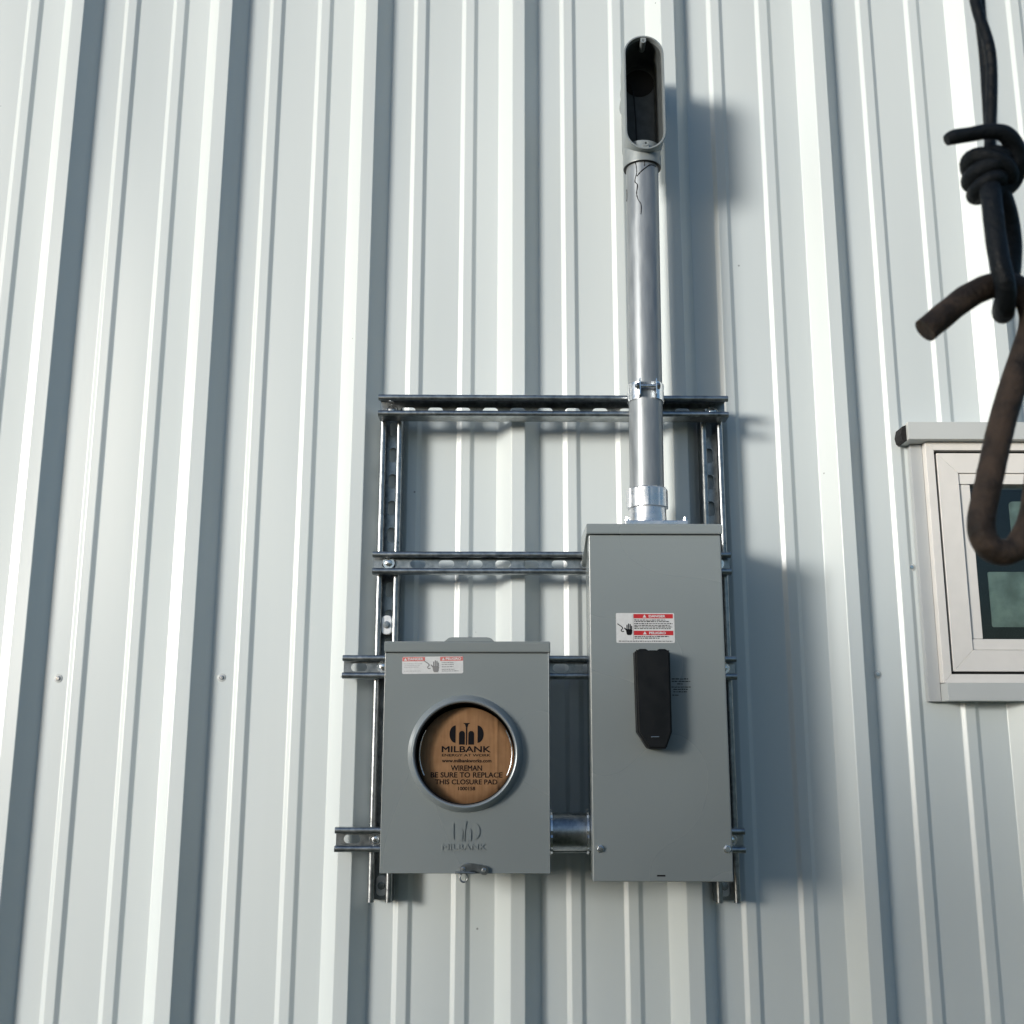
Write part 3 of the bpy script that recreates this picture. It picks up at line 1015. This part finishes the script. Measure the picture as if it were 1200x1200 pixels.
for body, cx, cz, w, h, bold in (('MILBANK', -.0720, 1.5990, .0800, .0098, .010), ('ENERGY AT WORK', -.0720, 1.5895, .0790, .0042, .009),
                                 ('www.milbankworks.com', -.0712, 1.5808, .0804, .0056, .012), ('WIREMAN', -.0714, 1.5691, .0505, .0086, .010),
                                 ('BE SURE TO REPLACE', -.0711, 1.5583, .1161, .0085, .010), ('THIS CLOSURE PAD', -.0716, 1.5473, .1008, .0080, .010),
                                 ('1000158', -.0708, 1.5369, .0276, .0058, .012)):
    x, z = pc(cx, cz)
    ptext(body, x, z, w * k, h * k, bold)
ex, ez = pc(-.0717, 1.6230)
emblem(ex, ez, .0550, PY - .00005, M['ink'], pb, .00018, 'printed_emblem')

# ------------------------------------------------------------------ conduit nipple between the boxes
npz, npy = 1.4690, -.150
nip = thing('conduit_nipple', 'short galvanized pipe nipple joining the two grey boxes', 'pipe')
bm = bmesh.new()
xa, xb = MX1 - .004, BX0 + .005
prof = [(.0270, xa), (.0296, xa)]
prof += [(.0292, MX1 + .0065), (.0301, MX1 + .0085), (.0301, BX0 - .0085), (.0292, BX0 - .0065), (.0296, xb), (.0270, xb)]
add_lathe(bm, prof, (0, npy, npz), 'X', 48)
link('pipe', bm, M['zinc'], nip, 40)
for lx in (MX1 + .0022, BX0 - .0012 - .0034):
    bm = bmesh.new()
    n = 16
    R = []
    for kk in range(n * 4):
        R.append(.0352 if (kk // 2) % 4 else .0325)
    rings = []
    for xx, inner in ((lx, 0), (lx + .0034, 0), (lx + .0034, 1), (lx, 1)):
        ring = []
        for kk in range(n * 4):
            t = 2 * PI * kk / (n * 4)
            r = .0304 if inner else R[kk]
            ring.append(bm.verts.new((xx, npy + r * math.cos(t), npz + r * math.sin(t))))
        rings.append(ring)
    for i in range(4):
        A, B = rings[i], rings[(i + 1) % 4]
        for kk in range(n * 4):
            bm.faces.new((A[kk], A[(kk + 1) % (n * 4)], B[(kk + 1) % (n * 4)], B[kk]))
    link('locknut', bm, M['bright'], nip, 30)

# ------------------------------------------------------------------ conduit riser
CY = -.1480
def cxz(z): return .2338 + (z - 2.0) * .0090
ris = thing('conduit_riser', 'upright grey conduit pipe rising from the tall switch box', 'pipe')
CR = .0296
zA, zB = 2.012, 2.662
bm = bmesh.new()
add_tube(bm, [(cxz(z), CY, z) for z in (zA, 2.2, 2.4, zB)], CR, 56, caps=True)
pipe = link('pipe', bm, M['conduit'], ris, 40)
# black sealant runs below the fitting
def on_pipe(a, z, r=CR):
    t = math.radians(a)
    return (cxz(z) + r * math.sin(t), CY - r * math.cos(t), z)
def drip(pts, w):
    bm = bmesh.new()
    P = catmull([on_pipe(a, z, CR + .0002) for a, z in pts], 4)
    add_tube(bm, P, [w * random.uniform(.6, 1.15) for _ in P], 6)
    link('sealant_run', bm, M['sealant'], pipe, 60)
drip([(-32, 2.652), (-28, 2.640), (-27, 2.628), (-34, 2.612), (-25, 2.604), (-28, 2.588), (-24, 2.576), (-13, 2.564), (-13, 2.550), (-14, 2.545)], .0011)
drip([(50, 2.644), (24, 2.644), (6, 2.637), (-14, 2.628), (-26, 2.621)], .0012)
drip([(2, 2.652), (1, 2.640)], .0009)
drip([(-80, 2.606), (-79, 2.594), (-82, 2.583)], .0009)
# fitting with the open oval cover
lb = thing('conduit_fitting', 'open grey oval conduit fitting without cover atop the riser', 'conduit fitting')
LX = cxz(2.78) + .0010
LZ0, LZ1 = 2.6640, 2.8955
LF, LK = -.1950, -.1120                     # front rim and back of the body
def loop(r, y, z0=LZ0, z1=LZ1, n=16):
    return [(x, y, z) for x, z in capsule(LX, z0, z1, r, n)]
bm = bmesh.new()
def rings_to_mesh(bm, loops, close_last=True):
    vs = [[bm.verts.new(p) for p in L] for L in loops]
    m = len(vs[0])
    for A, B in zip(vs, vs[1:]):
        for i in range(m):
            bm.faces.new((A[i], A[(i + 1) % m], B[(i + 1) % m], B[i]))
    return vs
R0 = .0372
outer = [loop(R0 - .010, LK, LZ0 + .010, LZ1 - .010), loop(R0 - .003, LK + -.004, LZ0 + .003, LZ1 - .003), loop(R0 - .0010, LK - .012, LZ0 + .001, LZ1 - .001),
         loop(R0 - .0004, LF + .008, LZ0, LZ1), loop(R0, LF + .0020, LZ0 - .0004, LZ1 + .0004), loop(R0 - .0008, LF, LZ0 + .0004, LZ1 - .0004),
         loop(R0 - .0032, LF, LZ0 + .0028, LZ1 - .0028), loop(R0 - .0038, LF + .0010, LZ0 + .0034, LZ1 - .0034),
         loop(R0 - .0042, LF + .0160, LZ0 + .0038, LZ1 - .0038)]
vs = rings_to_mesh(bm, outer)
bm.faces.new(vs[0])
link('shell', bm, M['cast'], lb, 40)
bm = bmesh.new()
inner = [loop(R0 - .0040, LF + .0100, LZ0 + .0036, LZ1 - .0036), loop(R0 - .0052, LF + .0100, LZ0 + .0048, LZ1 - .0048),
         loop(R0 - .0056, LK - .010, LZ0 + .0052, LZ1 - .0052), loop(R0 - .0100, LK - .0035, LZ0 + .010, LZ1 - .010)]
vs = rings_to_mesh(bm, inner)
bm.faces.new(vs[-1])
link('cavity', bm, M['shadedcast'], lb, 40)  # inner lining coloured dark for the shade within the fitting
# back outlet: black disc painting the shade inside it and a stub to the wall
tz = LZ1 - .0480
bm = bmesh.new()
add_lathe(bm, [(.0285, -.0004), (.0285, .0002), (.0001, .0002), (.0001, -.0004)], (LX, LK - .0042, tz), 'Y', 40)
link('throat_shade', bm, M['dark'], lb)
bm = bmesh.new()
add_lathe(bm, [(.0330, LK + .001), (.0330, LK + .034), (.0300, LK + .036), (.0300, -.0005), (.0270, -.0005), (.0270, LK + .001)], (LX, 0, tz), 'Y', 40)
link('rear_outlet', bm, M['cast'], lb, 40)
# screw bosses
for bz, s in ((LZ1 - .0098, 1), (LZ0 + .0115, -1)):
    bm = bmesh.new()
    add_lathe(bm, [(.0055, LF + .030), (.0055, LF + .0012), (.0050, LF + .0004), (.0024, LF + .0004), (.0020, LF + .004), (.0001, LF + .004)],
              (LX, 0, bz), 'Y', 20, closed=False)
    add_box(bm, LX - .0052, LX + .0052, LF + .0014, LF + .030, bz if s > 0 else LZ0 + .003, LZ1 - .003 if s > 0 else bz)
    bo = link('screw_boss', bm, M['cast'], lb, 40)
    bm = bmesh.new()
    add_lathe(bm, [(.0021, LF + .0020), (.0001, LF + .0020)], (LX, 0, bz), 'Y', 12, closed=False)
    link('screw_hole_shade', bm, M['dark'], bo)  # small black disc for the shade down the hole
# lower socket holding the pipe
zc = 2.6500
bm = bmesh.new()
cc = cxz(2.66)
add_lathe(bm, [(CR + .0004, zc), (CR + .0050, zc), (CR + .0054, zc + .0015), (CR + .0054, zc + .026), (CR + .0040, zc + .040), (CR - .004, zc + .044), (CR - .004, zc + .012), (CR + .0004, zc + .010)],
          (cc, CY, 0), 'Z', 56)
so = link('socket', bm, M['cast'], lb, 40)
bm = bmesh.new()
add_lathe(bm, [(CR + .0003, zc - .0008), (CR + .0046, zc - .0008), (CR + .0046, zc - .0001), (CR + .0003, zc - .0001)], (cc, CY, 0), 'Z', 56)
link('sealant_bead', bm, M['sealant'], so, 40)
# wire hanging inside
bm = bmesh.new()
add_tube(bm, catmull([(LX - .022, LK - .010, tz - .004), (LX - .014, LK - .016, tz - .020), (LX - .0115, LK - .020, tz - .060), (LX - .0095, LK - .018, tz - .100), (LX - .0085, LK - .016, LZ0 + .012)], 5), .0013, 8)
wr = link('wire', bm, M['rubber'], None, 60)
tag(wr, 'thin dark wire hanging inside the open conduit fitting', 'wire')

# pipe clamp on the top strut
cl = thing('pipe_clamp', 'plated two piece pipe clamp holding the riser to the top strut', 'clamp')
kz = 2.2140
kx = cxz(kz)
for s in (-1, 1):
    bm = bmesh.new()
    path = []
    for t in range(28, 151, 6):
        a = math.radians(t)
        path.append((kx + s * (CR + .0016) * math.sin(a), CY - (CR + .0016) * math.cos(a)))
    tail = [(kx + s * .0115, -.1125), (kx + s * .0100, -.1085)]
    head = [(kx + s * .0142, CY - CR - .0130), (kx + s * .0146, CY - CR - .0020)]
    line = head + path + tail
    w = []
    hz = .0155
    prev = None
    th = .0018
    vin, vout = [], []
    P = [Vector(p) for p in line]
    for i, p in enumerate(P):
        d = (P[min(i + 1, len(P) - 1)] - P[max(i - 1, 0)]).normalized()
        nn = Vector((d.y, -d.x)) * th / 2
        z0 = kz - hz if i > 1 else kz - hz * .8
        ring = [bm.verts.new((p.x + nn.x, p.y + nn.y, z0)), bm.verts.new((p.x - nn.x, p.y - nn.y, z0)),
                bm.verts.new((p.x - nn.x, p.y - nn.y, kz + hz)), bm.verts.new((p.x + nn.x, p.y + nn.y, kz + hz))]
        if prev:
            for k2 in range(4):
                bm.faces.new((prev[k2], prev[(k2 + 1) % 4], ring[(k2 + 1) % 4], ring[k2]))
        else:
            bm.faces.new(ring)
        prev = ring
    bm.faces.new(prev[::-1])
    link('clamp_half', bm, M['bright'], cl, 35)
bm = bmesh.new()
by = CY - CR - .0085
add_lathe(bm, [(.0001, kx - .0230), (.0030, kx - .0228), (.0030, kx + .0215), (.0001, kx + .0216)], (0, by, kz + .003), 'X', 14, closed=False)
bl_ = link('bolt', bm, M['bright'], cl, 40)
for x0, x1, r in ((kx - .0200, kx - .0155, .0062), (kx + .0155, kx + .0205, .0058)):
    bm = bmesh.new()
    add_lathe(bm, [(.0001, x0), (r, x0), (r, x1), (.0001, x1)], (0, by, kz + .003), 'X', 6, closed=False)
    link('nut', bm, M['zinc'], bl_, 30)

# hub on the roof of the switch box
hub = thing('conduit_hub', 'bright cast metal conduit hub bolted on top of the tall switch box', 'conduit hub')
hx = cxz(2.0) + .0005
bm = bmesh.new()
add_lathe(bm, [(.0330, 1.9705), (.0322, 1.9880), (.0316, 2.0090), (.0250, 2.0090), (.0250, 1.9705)], (hx, CY, 0), 'Z', 56)
link('neck', bm, M['castzinc'], hub, 40)
bm = bmesh.new()
n = 96
zr = [(2.0060, .0326), (2.0070, .0344), (2.0390, .0344), (2.0408, .0330), (2.0408, .0298), (2.0060, .0298)]
rings = []
for j, (zz, rr) in enumerate(zr):
    ring = []
    for kk in range(n):
        t = 2 * PI * kk / n
        lug = .0015 if 0 < j < 4 and (kk % 16) < 8 else 0
        ring.append(bm.verts.new((hx + (rr + lug) * math.cos(t), CY + (rr + lug) * math.sin(t), zz)))
    rings.append(ring)
for i in range(len(rings)):
    A, B = rings[i], rings[(i + 1) % len(rings)]
    for kk in range(n):
        bm.faces.new((A[kk], A[(kk + 1) % n], B[(kk + 1) % n], B[kk]))
link('collar_nut', bm, M['castzinc'], hub, 30)
bm = bmesh.new()
add_box(bm, .1905, .2965, -.1960, -.1010, 1.9672, 1.9772, .0015)
fl = link('flange', bm, M['castzinc'], hub, 40)
for sx in (.1945, .2925):
    for sy in (-.1860, -.1110):
        bm = bmesh.new()
        add_lathe(bm, [(.0050, 1.9772), (.0050, 1.9800), (.0034, 1.9802), (.0034, 1.9840), (.0001, 1.9842)], (sx, sy, 0), 'Z', 8, closed=False)
        link('screw', bm, M['bright'], fl, 35)

# ------------------------------------------------------------------ hook and cord close to the camera
hook_pts = [(0.1104, -1.75, 1.7097), (0.1167, -1.75, 1.7149), (0.1229, -1.75, 1.7196), (0.1296, -1.75, 1.7226), (0.1357, -1.75, 1.7221), (0.139, -1.75, 1.7179),
            (0.1394, -1.75, 1.7121), (0.1375, -1.75, 1.7063), (0.1334, -1.75, 1.6967), (0.1283, -1.75, 1.683), (0.1239, -1.75, 1.6685), (0.121, -1.75, 1.6583),
            (0.1214, -1.75, 1.6525), (0.1248, -1.75, 1.6496), (0.1296, -1.75, 1.651), (0.1337, -1.75, 1.6574), (0.1362, -1.75, 1.6660), (.1375, -1.75, 1.6735)]
P = catmull(hook_pts, 6)
bm = bmesh.new()
add_tube(bm, P, [.00345 + .00012 * noise.noise(p * 300) for p in P], 22)
hk = link('s_hook', bm, M['rust'], None, 40)
tag(hk, 'dark rusty bent iron hook hanging near the camera at the right', 'hook')

cord = thing('cord', 'knotted black rubber cord from which the rusty hook hangs', 'cord')
yc = -1.75
def cord_piece(name, pts, r, n=14, sub=6, taper=None):
    bm = bmesh.new()
    P = catmull(pts, sub)
    rr = [r * (1 + .05 * noise.noise(p * 180)) for p in P]
    if taper:
        for i in range(len(rr)):
            q = i / (len(rr) - 1)
            rr[i] *= taper(q)
    add_tube(bm, P, rr, n)
    return link(name, bm, M['rubber'], cord, 50)
cord_piece('strand', [(0.1300, yc, 2.30), (0.1312, yc, 2.05), (0.1310, yc - .001, 1.8737), (0.1310, yc - .001, 1.8384), (0.1318, yc - .001, 1.8101), (0.1341, yc - .002, 1.7937),
                      (0.1343, yc - .001, 1.7829), (0.1327, yc, 1.7657), (0.1313, yc, 1.7553), (.1305, yc, 1.7500)], .00155)
cord_piece('strand', [(0.1340, yc + .004, 2.30), (0.1352, yc + .004, 2.05), (0.1372, yc + .003, 1.8737), (0.1362, yc + .002, 1.8384), (0.1345, yc + .002, 1.8101), (0.1345, yc + .002, 1.7937),
                      (0.1341, yc + .002, 1.7802), (0.1336, yc + .002, 1.7657), (0.1322, yc + .001, 1.7553), (.1318, yc, 1.7500)], .00155)
# wraps of the knot
def wrap(cx, cz, rx, ry, r, tilt):
    pts = []
    for k in range(25):
        t = 2 * PI * k / 24
        pts.append((cx + rx * math.cos(t), yc + ry * math.sin(t), cz + tilt * math.cos(t) - .0006 * math.sin(t)))
    cord_piece('wrap', pts, r, sub=1)
wrap(.1322, 1.7588, .0044, .0044, .0022, -.0005)
wrap(.1314, 1.7553, .0050, .0047, .0024, .0009)
wrap(.1316, 1.7566, .0052, .0052, .0023, -.0030)
wrap(.1307, 1.7516, .0034, .0042, .0021, .0012)
cord_piece('tail', [(0.1180, yc - .0060, 1.7622), (0.1200, yc - .0062, 1.7631), (0.1240, yc - .0066, 1.7636), (0.1290, yc - .0072, 1.7642), (0.1335, yc - .0068, 1.7638), (0.1370, yc - .0045, 1.7614),
                    (0.1386, yc - .0015, 1.7578), (0.1375, yc + .0010, 1.7540), (0.1345, yc + .001, 1.7515), (.1310, yc, 1.7500)], .00205,
           taper=lambda q: .72 + .28 * min(1, q / .12) + .55 * max(0, min(1, (q - .40) / .25)))
# loop through the eye of the hook: in front of the bar, under it, up behind it
cord_piece('loop', [(0.1308, yc - .001, 1.7540), (0.1294, yc - .0045, 1.7450), (0.1288, yc - .0062, 1.7330), (0.1291, yc - .0068, 1.7250), (0.1303, yc - .0058, 1.7190),
                    (0.1318, yc - .0005, 1.7148), (0.1340, yc + .0050, 1.7180), (0.1372, yc + .0066, 1.7262), (0.1386, yc + .0060, 1.7350), (0.1374, yc + .0035, 1.7445), (0.1335, yc, 1.7530)], .0027, n=16)

# ------------------------------------------------------------------ seat the rack on the flat of the wall sheets
# (its pieces are laid out above at nominal size, standing off the ribs)
RACK_SIZE, RACK_SHIFT = 1.0172, Vector((0, .0275, -.0275))
RACK = ('strut_channel', 'switch_box', 'meter_box', 'closure_pad', 'conduit_nipple', 'conduit_riser',
        'conduit_fitting', 'wire', 'pipe_clamp', 'conduit_hub')
for o in list(C.objects):
    if o.parent is None and o.name.split('.')[0] in RACK:
        o.location = o.location * RACK_SIZE + RACK_SHIFT
        o.scale = (RACK_SIZE,) * 3
